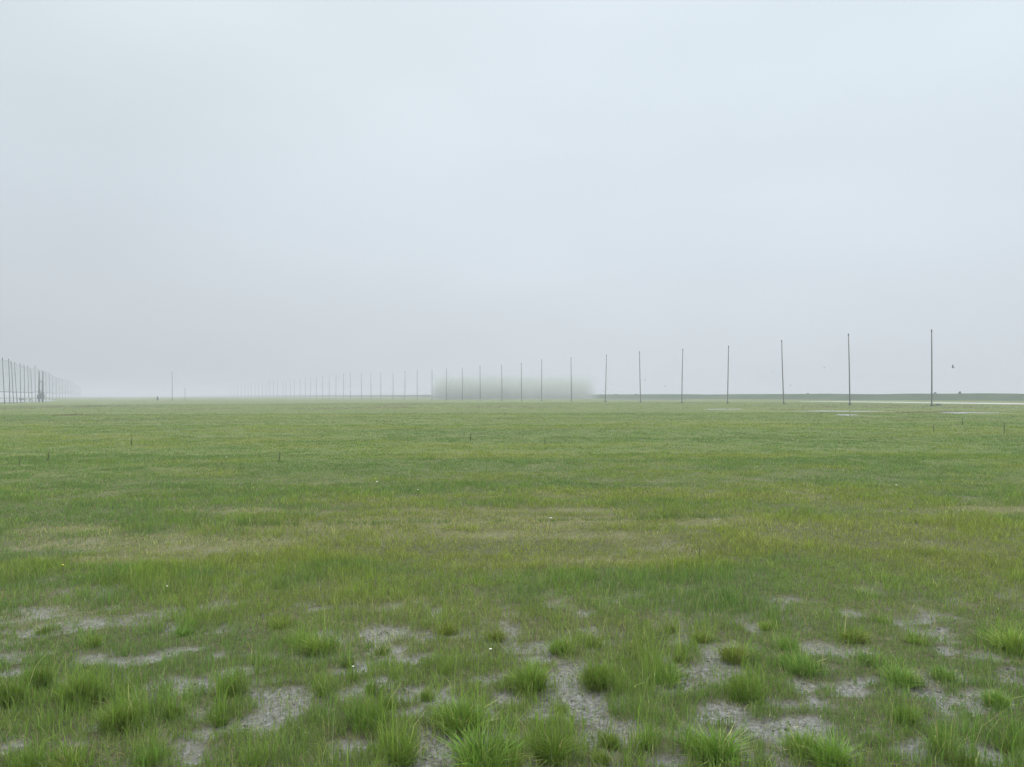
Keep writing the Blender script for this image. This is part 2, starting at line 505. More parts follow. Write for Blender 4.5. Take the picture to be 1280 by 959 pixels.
# ------------------------------------------------------------------ embankment behind the right row
def emb_y(px):
    return 176000.0 / (px - 125.0)
stations = []
for px in list(np.linspace(1560, 700, 60)) + list(np.linspace(690, 330, 40)) + [300, 270, 250]:
    Y = emb_y(px)
    stations.append((at(px, 500, Y).x, Y))
vs, fs = [], []
for i, (x, y) in enumerate(stations):
    a = stations[max(i - 1, 0)]
    b = stations[min(i + 1, len(stations) - 1)]
    t = Vector((b[0] - a[0], b[1] - a[1], 0)).normalized()
    nrm = Vector((-t.y, t.x, 0))
    if nrm.y < 0:
        nrm = -nrm
    hgt = 1.52 + 0.10 * math.sin(i * 0.7) * math.sin(i * 0.23) + random.uniform(-0.02, 0.02)
    for off, z in ((-0.6, -0.05), (0.3, 0.12), (3.6, hgt * 0.72), (5.0, hgt * 0.97), (6.0, hgt), (9.0, hgt), (13.5, -0.05)):
        w = random.uniform(-0.12, 0.12)
        vs.append((x + nrm.x * (off + w), y + nrm.y * (off + w), z))
for i in range(len(stations) - 1):
    for j in range(6):
        a = i * 7 + j
        fs.append((a, a + 1, a + 8, a + 7))
m, nt, out = material('embankment_grass')
L = nt.links.new
geo = node(nt, 'ShaderNodeNewGeometry')
p = node(nt, 'ShaderNodeBsdfPrincipled')
p.inputs['Roughness'].default_value = 0.9
p.inputs['Specular IOR Level'].default_value = 0.1
L(ramp2(noise(0.12, 6, 0.7), [(0.3, (0.034, 0.060, 0.032)), (0.5, (0.048, 0.078, 0.038)), (0.72, (0.080, 0.098, 0.052))]), p.inputs['Base Color'])
L(p.outputs[0], out.inputs['Surface'])
emb = link_mesh('embankment', vs, fs, m, smooth=True)
tag(emb, 'low dark green embankment running along the horizon on the right', 'embankment', kind='structure')

# ------------------------------------------------------------------ grass
def build_blades(x, y, z, h, w, az, lean, tint, segs):
    """arched blades; x..lean are arrays, segs 1 (far) or 2 (near)"""
    n = len(x)
    dx, dy = np.cos(az), np.sin(az)
    fx = rng.uniform(0, 2 * np.pi, n)
    px_, py_ = np.cos(fx) * w / 2, np.sin(fx) * w / 2
    r_tip = h * np.sin(lean)
    z_tip = h * np.cos(lean)
    base = np.stack([x, y, z - 0.006], 1)
    perp = np.stack([px_, py_, np.zeros(n)], 1)
    tip = base + np.stack([dx * r_tip, dy * r_tip, z_tip], 1)
    if segs == 1:
        V = np.stack([base - perp, base + perp, tip], 1).reshape(-1, 3)
        Fc = np.arange(n * 3).reshape(-1, 3)
        return V, Fc, np.repeat(tint, 3, 0)
    mid = base + np.stack([dx * r_tip * 0.32, dy * r_tip * 0.32, z_tip * 0.62], 1)
    V = np.stack([base - perp * 0.8, base + perp * 0.8, mid - perp * 0.85, mid + perp * 0.85, tip], 1).reshape(-1, 3)
    k0 = np.arange(n) * 5
    Fc = np.stack([np.stack([k0, k0 + 1, k0 + 3], 1), np.stack([k0, k0 + 3, k0 + 2], 1), np.stack([k0 + 2, k0 + 3, k0 + 4], 1)], 1).reshape(-1, 3)
    return V, Fc, np.repeat(tint, 5, 0)

GREEN = np.array([0.200, 0.312, 0.042])
LUSH = np.array([0.160, 0.285, 0.040])
BLUE = np.array([0.145, 0.255, 0.058])
YELLOW = np.array([0.272, 0.335, 0.048])
DRY = np.array([0.44, 0.43, 0.16])
GREY = np.array([0.25, 0.24, 0.19])
BROWN = np.array([0.15, 0.115, 0.065])

def in_water(x, y):
    inside = np.zeros(len(x), bool)
    for poly in WATER:
        P = np.array(poly)
        c = np.zeros(len(x), bool)
        j = len(P) - 1
        for i in range(len(P)):
            cond = ((P[i, 1] > y) != (P[j, 1] > y)) & (x < (P[j, 0] - P[i, 0]) * (y - P[i, 1]) / (P[j, 1] - P[i, 1] + 1e-12) + P[i, 0])
            c ^= cond
            j = i
        inside |= c
    return inside

def field(y0, y1, density, segs, wmul):
    half = lambda yy: 0.76 * yy + 1.2
    area_w = 2 * half(y1)
    n = int(density * area_w * (y1 - y0))
    x = rng.uniform(-half(y1), half(y1), n)
    y = rng.uniform(y0, y1, n)
    keep = np.abs(x) < half(y)
    x, y = x[keep], y[keep]
    # gather into small clumps round freely scattered centres
    n = len(x)
    nc = max(8, n // 16)
    ci = rng.integers(0, nc, n)
    cx = rng.uniform(-half(y1), half(y1), nc)
    cy = rng.uniform(y0, y1, nc)
    ck = rng.random(nc)
    sg = (0.028 + 0.03 * rng.random(nc)) * max(1.0, y0 / 8)
    lone = rng.random(n) < 0.35
    x = np.where(lone, x, cx[ci] + rng.normal(0, 1, n) * sg[ci])
    y = np.where(lone, y, cy[ci] + rng.normal(0, 1, n) * sg[ci])
    clump = np.where(lone, 0.45, ck[ci])
    out_az = np.where(lone, rng.uniform(0, 2 * np.pi, n), np.arctan2(y - cy[ci], x - cx[ci]) + rng.normal(0, 0.7, n))
    keep = (np.abs(x) < half(y)) & (y > 1.9)
    x, y, clump, out_az = x[keep], y[keep], clump[keep], out_az[keep]
    mudm, strawm = masks(x, y)
    keep = rng.random(len(x)) < np.maximum((1 - 0.77 * mudm) * (1 - 0.3 * strawm), 0.6 * sstep(0.2, 1.0, blobs(x, y, TUFT_SPOTS)) if y0 < 8 else 0)
    if y1 > 45:
        for dy in (0, 1.2, 2.4, 3.6, 5.0, 7.0, 9.0) if y0 > 60 else (0, 1.2, 2.4, 3.6):
            keep &= ~in_water(x, y + dy)
        keep &= y < 160 - 0.4 * np.abs(x)
    x, y, mudm, strawm, clump = x[keep], y[keep], mudm[keep], strawm[keep], clump[keep]
    out_az = out_az[keep]
    n = len(x)
    big = fbm(x * 0.10, y * 0.30, 201)          # broad drifts of colour
    mid = fbm(x * 0.45, y * 1.0, 202)
    sml = fbm(x * 2.2, y * 2.2, 203, 3)
    t_y = 0.85 * sstep(0.47, 0.66, big * 0.6 + mid * 0.4)[:, None]
    t_b = sstep(0.56, 0.44, big * 0.45 + mid * 0.3 + sml * 0.25)[:, None] * 0.8
    col = GREEN * (1 - t_y) + YELLOW * t_y
    col = col * (1 - t_b) + BLUE * t_b
    # ground drifts read in the photograph: fresh in front, dry belt at 8-11 m, blue-green at 12-30 m
    lush = (1 - sstep(4.5, 7.5, y))[:, None] * 0.5
    col = col * (1 - lush) + LUSH * lush
    belt = (sstep(11, 13.5, y) * (1 - sstep(26, 38, y)) * sstep(0.36, 0.60, 1 - mid * 0.6 - big * 0.4 + 0.05))[:, None] * 0.5
    col = col * (1 - belt) + BLUE * belt
    dry_p = np.clip(0.10 + 0.75 * strawm + 0.25 * mudm + 0.18 * sstep(0.55, 0.75, mid), 0, 0.95)
    u = rng.random(n)
    isdry = u < dry_p
    dmix = rng.random((n, 1))
    dcol = np.where(dmix < 0.55, DRY * (0.7 + 0.5 * rng.random((n, 1))), np.where(dmix < 0.8, GREY, BROWN))
    soft = (0.55 + 0.45 * rng.random((n, 1)))
    col = np.where(isdry[:, None], dcol * soft + col * (1 - soft), col)
    col = col * (0.72 + 0.56 * rng.random((n, 1))) * (0.66 + 0.62 * clump[:, None])
    hmap = 0.45 + 1.1 * sstep(0.35, 0.68, fbm(x * 1.3, y * 1.3, 301)) + 0.35 * (clump - 0.5)
    h = (0.032 + 0.045 * hmap) * rng.uniform(0.55, 1.3, n)
    if y0 < 8:
        tb = sstep(0.0, 1.1, blobs(x, y, TUFT_SPOTS))
        h *= 1 + 0.9 * tb
    front = (1 - sstep(4.6, 6.6, y)) * (1 - sstep(0.1, 0.9, blobs(x, y, TUFT_SPOTS)) if y0 < 8 else 1)
    h *= 1 - 0.22 * front
    fr = (front * 0.25)[:, None]
    col = col * (1 - fr) + np.array([0.165, 0.235, 0.085]) * fr
    h *= (1 - 0.45 * strawm) * (1 - 0.45 * mudm)
    h *= 1 - 0.25 * sstep(8, 14, y)
    if y0 < 12 and y1 > 7:
        (fx0, fy0), (fx1, fy1) = spot(300, 658), spot(930, 646)
        tt = (x - fx0) / (fx1 - fx0)
        fur = np.abs(y - (fy0 + (fy1 - fy0) * tt) - 0.10 * (fbm(x * 0.9, x * 0 + 3.0, 71) - 0.5))
        edge = (fur < 0.07) & (tt > 0) & (tt < 1) & (fbm(x * 1.6, x * 0 + 9.0, 72) > 0.40)
        h = np.where(edge, h * 1.7, h)
        col = np.where(edge[:, None], LUSH * 0.75, col)
    odd = rng.random(n) < 0.025
    h = np.where(odd, h * rng.uniform(1.4, 2.1, n), h)
    col = np.where((odd & (rng.random(n) < 0.5))[:, None], DRY * 0.8, col)
    if y1 > 30:
        wm = sstep(0.1, 0.9, blobs(x, y, WETMUD) + (fbm(x * 0.12, y * 0.25, 23) - 0.5) * 1.6)[:, None] * 0.95
        col = col * (1 - wm) + (BROWN * 0.95 + GREY * 0.05) * wm
    drift = sstep(0.54, 0.68, fbm(x * 0.02, y * 0.30, 411))[:, None] * sstep(18, 40, y)[:, None] * 0.3
    col = col * (1 - drift) + (BROWN * 0.8 + GREEN * 0.35) * drift
    w = rng.uniform(0.0020, 0.0042, n) * wmul
    w = np.where(rng.random(n) < 0.06, w * 1.7, w)
    w = w * np.maximum(1, y / 7.0) ** 0.85
    big_clump = sstep(0.70, 0.95, clump)
    h *= 0.76 * (1 + (0.6 + 0.5 * (1 - sstep(4.5, 7.5, y))) * big_clump)
    az = out_az
    lean = np.abs(rng.normal(0.30, 0.28, n)) + 0.5 * isdry * rng.random(n)
    lean = np.clip(lean, 0.03, 1.35)
    z = height(x, y) - 0.018 * mudm * (1 - sstep(20, 40, y))
    return build_blades(x, y, z, h, w, az, lean, col, segs)

chunks = [field(2.2, 4.5, 12500, 2, 0.9), field(4.5, 7.5, 7600, 2, 0.95), field(7.5, 10, 3400, 2, 1.1), field(10, 13.5, 2500, 2, 1.15), field(13.5, 20, 1700, 1, 1.5),
          field(20, 28, 620, 1, 1.6), field(28, 40, 300, 1, 1.75), field(40, 64, 110, 1, 1.9), field(64, 150, 15, 1, 2.3)]
off, Vs, Fs, Ts = 0, [], [], []
for V, Fc, T in chunks:
    Vs.append(V)
    Fs.append(Fc + off)
    Ts.append(T)
    off += len(V)
# dead blades lying flat on the mud
nl = 60000
lx, ly = rng.uniform(-6.5, 6.5, nl), rng.uniform(2.3, 7.5, nl)
lm, _ = masks(lx, ly)
lk = (rng.random(nl) < 0.15 + 0.85 * lm) & (np.abs(lx) < 0.76 * ly + 1)
lx, ly, lm = lx[lk], ly[lk], lm[lk]
nl = len(lx)
lc = np.where(rng.random((nl, 1)) < 0.6, DRY * 1.05, np.where(rng.random((nl, 1)) < 0.6, BROWN * 0.5, GREY * 1.3)) * rng.uniform(0.6, 1.3, (nl, 1))
V, Fc, T = build_blades(lx, ly, height(lx, ly) - 0.018 * lm + 0.009, rng.uniform(0.012, 0.055, nl), rng.uniform(0.0015, 0.0045, nl),
                        rng.uniform(0, 2 * np.pi, nl), rng.uniform(1.25, 1.56, nl), lc, 1)
Vs.append(V)
Fs.append(Fc + off)
Ts.append(T)
gme = np_mesh('grass', np.concatenate(Vs), np.concatenate(Fs), 3, M_BLADE, np.concatenate(Ts))
grass = bpy.data.objects.new('grass', gme)
COL.objects.link(grass)
tag(grass, 'short green and straw-coloured grass covering the marsh', 'grass', kind='stuff')
print('grass tris', len(gme.polygons))
del chunks, Vs, Fs, Ts

# clods and crumbs lying on the mud
n = 26000
x = rng.uniform(-5, 5, n)
y = rng.uniform(2.6, 7.5, n)
mm, _ = masks(x, y)
kp = (rng.random(n) < mm) & (np.abs(x) < 0.74 * y + 0.8)
x, y = x[kp], y[kp]
n = len(x)
z = height(x, y) - 0.018 * mm[kp]
s = rng.lognormal(math.log(0.0042), 0.5, n)
octa = np.array([(1, 0, 0), (0, 1, 0), (-1, 0, 0), (0, -1, 0), (0, 0, 0.9), (0, 0, -0.4)])
of = np.array([(0, 1, 4), (1, 2, 4), (2, 3, 4), (3, 0, 4), (1, 0, 5), (2, 1, 5), (3, 2, 5), (0, 3, 5)])
V = (octa[None] * rng.uniform(0.6, 1.3, (n, 6, 1))) * s[:, None, None] + np.stack([x, y, z], 1)[:, None, :]
Fc = (of[None] + (np.arange(n) * 6)[:, None, None]).reshape(-1, 3)
cme = np_mesh('mud_crumbs', V.reshape(-1, 3), Fc, 3, M_CLOD)
crumbs = bpy.data.objects.new('mud_crumbs', cme)
COL.objects.link(crumbs)
tag(crumbs, 'small dark crumbs of earth scattered over the wet mud', 'mud crumbs', kind='stuff')

# ------------------------------------------------------------------ tussocks
def tussock_mesh(kind, seed):
    r = np.random.default_rng(seed)
    n = 620 if kind != 'dark' else 300
    ang = r.uniform(0, 2 * np.pi, n)
    rad = r.random(n) ** 0.6 * 0.27
    x, y = rad * np.cos(ang), rad * np.sin(ang)
    out_ = rad / 0.27
    lobes = 0.72 + 0.3 * np.sin(ang * 2 + seed) + 0.22 * np.sin(ang * 5 + seed * 1.7)
    x, y = x * (0.75 + 0.4 * lobes), y * (0.75 + 0.4 * lobes)
    az = ang + r.normal(0, 0.55, n)
    lean = np.clip(0.10 + 0.75 * out_ * r.uniform(0.2, 1.3, n) + r.normal(0, 0.12 if kind != 'dark' else 0.26, n), 0.02, 1.4)
    h = (1.0 - 0.2 * out_) * r.uniform(0.30, 1.05, n) * (0.72 + 0.38 * lobes)
    h *= np.where(r.random(n) < 0.08, 1.35, 1.0)
    az = az + 0.35 * np.sin(ang + seed)
    pal = {'fresh': (LUSH * 0.92, GREEN * 0.88), 'dark': (LUSH * 0.88, GREEN * 0.8), 'yellow': (YELLOW * 0.85, GREEN * 0.92)}[kind]
    t = r.random((n, 1))
    col = pal[0] * t + pal[1] * (1 - t)
    dry = r.random(n) < (0.07 if kind != 'yellow' else 0.14)
    col = np.where(dry[:, None], DRY * 0.9, col) * r.uniform(0.7, 1.3, (n, 1))
    w = r.uniform(0.010, 0.024, n)
    V, Fc, T = build_blades(x, y, np.zeros(n), h, w, az, lean, col, 2)
    return np_mesh('grass_tussock', V, Fc, 3, M_TUFT, T)
PROTO = {kd: [tussock_mesh(kd, 100 * i + j) for j in range(3)] for i, kd in enumerate(('fresh', 'dark', 'yellow'))}
ONES = ['', 'first', 'second', 'third', 'fourth', 'fifth', 'sixth', 'seventh', 'eighth', 'ninth', 'tenth', 'eleventh', 'twelfth', 'thirteenth',
        'fourteenth', 'fifteenth', 'sixteenth', 'seventeenth', 'eighteenth', 'nineteenth']
TENS = {2: ('twentieth', 'twenty'), 3: ('thirtieth', 'thirty'), 4: ('fortieth', 'forty'), 5: ('fiftieth', 'fifty'), 6: ('sixtieth', 'sixty')}
def ordinal(i):
    if i < 20:
        return ONES[i]
    return TENS[i // 10][0] if i % 10 == 0 else TENS[i // 10][1] + '-' + ONES[i % 10]
BANDS = [(935, 'the front row along the bottom'), (892, 'the second row up'), (858, 'the third row up'),
         (822, 'the fourth row up'), (765, 'the fifth row up'), (0, 'the scattered far tufts')]
def band(yy):
    return next(i for i, b_ in enumerate(BANDS) if yy >= b_[0])
LOOK = {'fresh': 'fresh green', 'dark': 'dark green', 'yellow': 'yellow green'}
order = sorted(range(len(TUFTS)), key=lambda i: TUFTS[i][0])
count = {}
for i in order:
    px, py, w, h, kd = TUFTS[i]
    b_ = band(py)
    count[b_] = count.get(b_, 0) + 1
    x, y = spot(px, py)
    o = bpy.data.objects.new('grass_tussock', PROTO[kd][i % 3])
    sxy = w / F * y / 0.95
    hz = h / F * y * 1.0
    o.scale = (sxy, sxy, hz * 0.9)
    o.rotation_euler = (0, 0, random.uniform(0, 6.28))
    o.location = (x, y, float(height(np.array([x]), np.array([y]))[0]) - 0.012)
    COL.objects.link(o)
    size = 'big' if w >= 45 else 'small' if w < 25 else 'middling'
    tag(o, f'{size} {LOOK[kd]} grass tussock, {ordinal(count[b_])} from left in {BANDS[b_][1]}', 'grass tussock', 'grass tussocks standing on the wet mud')

# ------------------------------------------------------------------ weeds and flowers
def weed(px, py, hpx, label):
    x, y = spot(px, py)
    root = empty('weed', (x, y, 0))
    H = hpx / F * y
    mb = MB()
    pts = [(0, 0, -0.02), (0.02 * H, 0, H * 0.4), (0.05 * H, 0.01, H)]
    th = max(0.003, 0.00042 * y)
    mb.tube(pts, [th, th * 0.85, th * 0.4], 6)
    for k_ in range(5):
        a = k_ * 2.4
        z0 = H * (0.35 + 0.12 * k_)
        mb.tube([(0.03 * H, 0, z0), (0.03 * H + math.cos(a) * H * 0.10, math.sin(a) * H * 0.10, z0 + H * 0.16)], [th * 0.6, th * 0.25], 5)
    mb.build('stem', M_STALK, root)
    lv = MB()
    for k_ in range(26):
        a, z0 = k_ * 2.399, H * random.uniform(0.05, 0.98)
        l_ = H * 0.13 * (1.2 - z0 / H)
        c, s_ = math.cos(a), math.sin(a)
        b0 = len(lv.v)
        wd = l_ * 0.22
        cx = 0.04 * H * z0 / H
        lv.v += [Vector((cx + c * 0.01, s_ * 0.01, z0)), Vector((cx + c * l_ * .5 - s_ * wd, s_ * l_ * .5 + c * wd, z0 + l_ * .35)),
                 Vector((cx + c * l_, s_ * l_, z0 + l_ * .45)), Vector((cx + c * l_ * .5 + s_ * wd, s_ * l_ * .5 - c * wd, z0 + l_ * .35))]
        lv.f.append((b0, b0 + 1, b0 + 2, b0 + 3))
    lv.build('leaves', M_LEAF, root)
    tag(root, label, 'weed', 'tall dark weeds dotted over the field')
weed(1255, 542, 14, 'tall dark weed standing in the turf at far right, under the long puddle')
weed(1167, 539, 8, 'short dark weed below the tallest pole')
weed(1203, 532, 9, 'thin brown weed just below the bright end of the long puddle')
weed(164, 558, 12, 'dark weed in the left field, below the lone pole')
weed(349, 578, 14, 'thin dark weed stem left of the field centre')
weed(60, 578, 14, 'dark weed in the left field, nearer than the netted poles')
weed(24, 583, 9, 'small dark weed at the left edge of the field')
weed(588, 552, 10, 'thin weed below the mist bank')
weed(681, 556, 9, 'short weed below the right half of the mist bank')
weed(874, 706, 24, 'thin dark weed stem rising from the yellow green turf right of centre')

def flower(px, py, spx, mat, name, label, group=None):
    x, y = spot(px, py)
    r = spx * 0.62 / F * y / 2
    h = 0.05 + r
    root = empty(name, (x, y, 0))
    MB().tube([(0, 0, -0.01), (0.004, 0, h * 0.6), (0.006, 0, h)], [0.002, 0.0018, 0.0015], 6).build('stem', M_LEAF, root)
    mb = MB()
    for k_ in range(7):
        a = k_ * 2 * math.pi / 7
        c, s_ = math.cos(a), math.sin(a)
        b0 = len(mb.v)
        for rr, wd, zz in ((0.1, 0.15, 0), (0.6, 0.36, .25), (1.0, 0.12, .45)):
            for sg in (-1, 1):
                mb.v.append(Vector((0.006 + c * r * rr - s_ * sg * wd * r, s_ * r * rr + c * sg * wd * r, h + zz * r)))
        mb.f += [(b0, b0 + 1, b0 + 3, b0 + 2), (b0 + 2, b0 + 3, b0 + 5, b0 + 4)]
    mb.build('petals', mat, root)
    tag(root, label, 'flower', group)
flower(78, 715, 5, M_YELLOW, 'yellow_flower', 'bright yellow flower on its own in the dry turf at the left')
for px, py, s_, lb in [(471, 608, 6, 'white flower head in the green turf, leftmost of two left of centre'), (522, 618, 5, 'white flower head in the green turf, right of its twin'),
                       (688, 655, 6, 'white flower head on the straw strip at the middle'), (1120, 612, 5, 'white flower head in blue green turf on the right'),
                       (440, 846, 5, 'small white flower beside a dark tussock on the mud'), (612, 824, 6, 'white flower beside the pale mud patch at centre'),
                       (208, 742, 4, 'tiny white flower beside the dark tufts at the left'), (1168, 562, 4, 'tiny white flower below the tallest pole'),
                       (283, 576, 5, 'pale flower spot left of the thin weed stem')]:
    flower(px, py, s_, M_PETAL, 'white_flower', lb, 'white flowers dotted over the turf')

# ------------------------------------------------------------------ the long row of poles
POLE_H = 9.5
ROW = [(1164.4, 1164.5, 413), (1060.3, 1062.2, 418), (977.2, 979.7, 426), (910.4, 909.4, 433), (853.6, 852.3, 437), (799.2, 800.6, 440),
       (758.0, 756.6, 444), (713.8, 714.6, 447), (677, 677.2, 450), (651.6, 652, 454), (627, 627.5, 457), (600, 600.3, 458), (578, 578, 460), (558, 558, 461), (540, 540, 462)]
ROW += [(x_, x_ + random.uniform(-.3, .5), t_) for x_, t_ in ((521.5, 463), (506.3, 464.5), (491.3, 466), (476, 466), (463.4, 467), (451.6, 467), (438, 467), (429.5, 467.5),
        (420, 470), (411.5, 471), (403.5, 471), (395.5, 472), (388.5, 472), (382, 473), (375, 472.5), (368, 474), (362.5, 474), (357.5, 475), (353.5, 476), (347, 475),
        (342, 474.5), (337, 475), (332.5, 476), (328, 477), (323.5, 477), (319, 478), (314, 477.5), (310, 479), (306, 479.5), (301.5, 480), (297, 480.5), (292.5, 481), (288, 482))]
def make_pole(base, top, r, label, group, name='pole'):
    root = empty(name, base)
    d = top - base
    mb = MB()
    bow = random.uniform(-0.03, 0.03)
    pts = [Vector((0, 0, -0.3))] + [d * t + Vector((bow * math.sin(math.pi * t), 0, 0)) for t in (0, .25, .5, .75, 1)]
    mb.tube(pts, [r * 1.1, r * 1.1, r * 1.0, r * .92, r * .85, r * .78], 10)
    mb.build('shaft', M_POLE, root, True)
    cp = MB()
    cp.tube([d - Vector((0, 0, .22)), d + Vector((0, 0, .06)), d + Vector((0, 0, .11))], [r * 0.95, r * 0.95, r * .45], 10)
    cp.build('cap', M_CAP, root)
    collar = MB()
    collar.tube([Vector((0, 0, -.05)), Vector((0, 0, .18)), Vector((0, 0, .24))], [r * 1.9, r * 1.7, r * 1.15], 10)
    collar.build('footing', M_DARK, root)
    tag(root, label, 'pole', group)
    return root
for i, (xt, xb, yt) in enumerate(ROW):
    Y = 97940.0 / (xb - 125.0)
    base = at(xb, 500, Y)
    base.z = 0
    top = at(xt, yt, Y)
    top.y += random.uniform(-.1, .1)
    if i == 0:
        lb = 'tall thin grey pole, rightmost and tallest of the long receding row'
    elif i < 7:
        lb = f'tall thin grey pole, {ordinal(i + 1)} from the right end of the long receding row'
    elif i < 15:
        lb = f'thin pole rising out of the mist bank, {ordinal(i + 1)} from the right in its row'
    else:
        lb = f'thin misty pole, {ordinal(i + 1)} from the right end of the long receding row'
    make_pole(base, top, 0.084, lb, 'poles of the long receding row')

def solo(px, ytop, Y, r, label):
    base = at(px, 500, Y)
    base.z = 0
    return make_pole(base, at(px, ytop, Y), r, label, None)
solo(215.3, 465, 240, 0.085, 'lone thin pole standing by itself between the two rows')
solo(231.3, 486, 250, 0.075, 'short faint post to the right of the lone pole')

# ------------------------------------------------------------------ netted row on the left
LEFT = [(-17, -15, 440), (-9, -7, 443), (-3, -1, 446), (3, 6, 447.5), (10.7, 12.3, 449), (14, 17, 452), (18, 21.5, 453), (25, 26, 454.5), (30, 31, 456.5), (34.7, 36.3, 457.5),
        (38.3, 40.3, 460.5), (43.6, 44.5, 457), (57.3, 57.5, 465), (61.5, 62, 466), (65.5, 66, 469.5), (70, 70.3, 471.5), (74, 74.3, 472), (78, 78.2, 473),
        (81.5, 81.6, 474), (85, 85.1, 475), (88.7, 88.9, 476), (92, 92, 478), (95.3, 95.3, 480), (98.3, 98.3, 481.5), (101, 101, 483)]
left_pts = []
for i, (xt, xb, yt) in enumerate(LEFT):
    Y = 18300.0 / (125.0 - xb) if xb > 0 else 18300.0 / (125.0 - xb)
    base = at(xb, 500, Y)
    base.z = 0
    top = at(xt, yt, Y)
    left_pts.append((base, top))
    if xb < 0:
        lb = f'thin grey netted pole off the left edge, {ordinal(i + 1)} from the near end of its row'
    elif i < 12:
        lb = f'thin grey pole holding pale netting, {ordinal(i - 2)} from the left edge'
    else:
        lb = f'faint pole of the netted row fading in mist, {ordinal(i - 2)} from the left edge'
    make_pole(base, top, 0.085 if i < 12 else 0.10, lb, 'netted poles at the left')
m, nt, out = material('pale_netting')
d_ = node(nt, 'ShaderNodeBsdfDiffuse')
d_.inputs['Color'].default_value = (0.42, 0.50, 0.46, 1)
tl = node(nt, 'ShaderNodeBsdfTranslucent')
tl.inputs['Color'].default_value = (0.42, 0.50, 0.46, 1)
m2 = node(nt, 'ShaderNodeMixShader')
tr = node(nt, 'ShaderNodeBsdfTransparent')
mx = node(nt, 'ShaderNodeMixShader')
mx.inputs[0].default_value = 0.22
nt.links.new(d_.outputs[0], m2.inputs[1])
nt.links.new(tl.outputs[0], m2.inputs[2])
nt.links.new(tr.outputs[0], mx.inputs[1])
nt.links.new(m2.outputs[0], mx.inputs[2])
nt.links.new(mx.outputs[0], out.inputs['Surface'])
M_NET = m
root = empty('bird_net', left_pts[0][0])
o0 = left_pts[0][0]
vs, fs = [], []
seg = 5
for i in range(len(left_pts) - 1):
    (b0, t0), (b1, t1) = left_pts[i], left_pts[i + 1]
    for k_ in range(seg + (1 if i == len(left_pts) - 2 else 0)):
        t = k_ / seg
        b, tp = b0.lerp(b1, t), t0.lerp(t1, t)
        sag = 0.35 * math.sin(math.pi * t)
        for q in range(5):
            f_ = 0.26 + (0.97 - 0.26) * q / 4
            pnt = b.lerp(tp, f_) - o0
            pnt.z -= sag * q / 4 * 0.6
            pnt.x += 0.10 * math.sin(math.pi * t) * math.sin(q * 1.7)
            vs.append(pnt)
nr = len(vs) // 5
for i in range(nr - 1):
    for q in range(4):
        a = i * 5 + q
        fs.append((a, a + 5, a + 6, a + 1))
link_mesh('netting', vs, fs, M_NET, root, True)
MB().tube([vs[i * 5 + 4] for i in range(nr)], [0.025] * nr, 5).build('head_rope', M_ROPE, root)
MB().tube([vs[i * 5] for i in range(nr)], [0.07] * nr, 5).build('foot_rope', M_ROPE, root)
tag(root, 'pale gauzy netting strung between the poles at the left edge', 'net')

# twin posts with timber stacked at their foot
root = empty('twin_post_frame', at(51, 500, 196).xy.to_3d())
for dx in (-0.46, 0.46):
    MB().tube([(dx, 0, -.3), (dx * 1.02, 0, 4), (dx * 1.05, 0, 8.2)], [0.25, 0.22, 0.16], 10).build('post', M_FRAME, root, True)
for zz in (2.9, 5.4):
    MB().box((0, -.2, zz), (1.2, .14, .22)).build('crossbar', M_FRAME, root)
MB().box((0.05, -.1, 1.3), (1.5, .9, 1.1)).box((0.2, -.1, 2.15), (1.1, .7, .6)).build('winch_box', M_FRAME, root)
tag(root, 'pair of thick dark posts with dark boxes at the foot among the netted poles', 'post frame')
root = empty('marker_box', at(34, 500, 188).xy.to_3d())
MB().box((0, 0, .48), (.7, .5, .96)).build('box_body', M_WHITE, root)
MB().box((0, 0, 1.0), (.8, .6, .08)).build('lid', M_WHITE, root)
tag(root, 'small white box standing at the pond edge under the netted poles', 'box')
root = empty('low_rail', at(31.5, 500, 191).xy.to_3d())
MB().box((0, 0, .75), (2.9, .25, .34)).build('beam', M_FRAME, root)
for dx in (-1.2, 1.2):
    MB().box((dx, .0, .28), (.16, .16, .6)).build('leg', M_FRAME, root)
tag(root, 'low dark timber rail behind the small white box', 'rail')

# ------------------------------------------------------------------ small shrubs along the skyline
def shrub(px, Y, w, h, label, z0=0.0):
    b = at(px, 500, Y)
    root = empty('shrub', (b.x, Y, z0))
    st = MB()
    for k_ in range(5):
        a = k_ * 1.3
        st.tube([(0, 0, -.2), (math.cos(a) * w * .12, math.sin(a) * w * .12, h * .4), (math.cos(a) * w * .25, math.sin(a) * w * .25, h * .75)], [.03, .02, .01], 5)
    st.build('stems', M_STALK, root)
    lv = MB()
    for k_ in range(220):
        th, rr, zz = random.uniform(0, 6.28), random.random() ** .5, random.random()
        rad = w / 2 * rr * (1 - .75 * zz ** 1.5) * (0.75 + .35 * math.sin(th * 3))
        c = Vector((rad * math.cos(th), rad * math.sin(th), h * (.05 + .95 * zz)))
        s_ = random.uniform(.07, .15)
        u = Vector((random.gauss(0, 1), random.gauss(0, 1), random.gauss(0, 1))).normalized()
        v = u.orthogonal().normalized()
        b0 = len(lv.v)
        lv.v += [c - u * s_, c + v * s_ * .6, c + u * s_, c - v * s_ * .6]
        lv.f.append((b0, b0 + 1, b0 + 2, b0 + 3))
    lv.build('leaves', M_SHRUB, root)
    tag(root, label, 'shrub', 'small shrubs on the skyline')
def emb_top(px):
    return emb_y(px) + 8
shrub(1200, emb_top(1200), .8, .55, 'small dark shrub on the embankment right of the tallest pole', 1.45)
shrub(1169, emb_top(1169), .9, .4, 'low shrub on the embankment right behind the tallest pole', 1.45)
shrub(770, emb_top(770), 1.6, .25, 'low rounded shrub on the embankment right of the mist bank', 1.45)
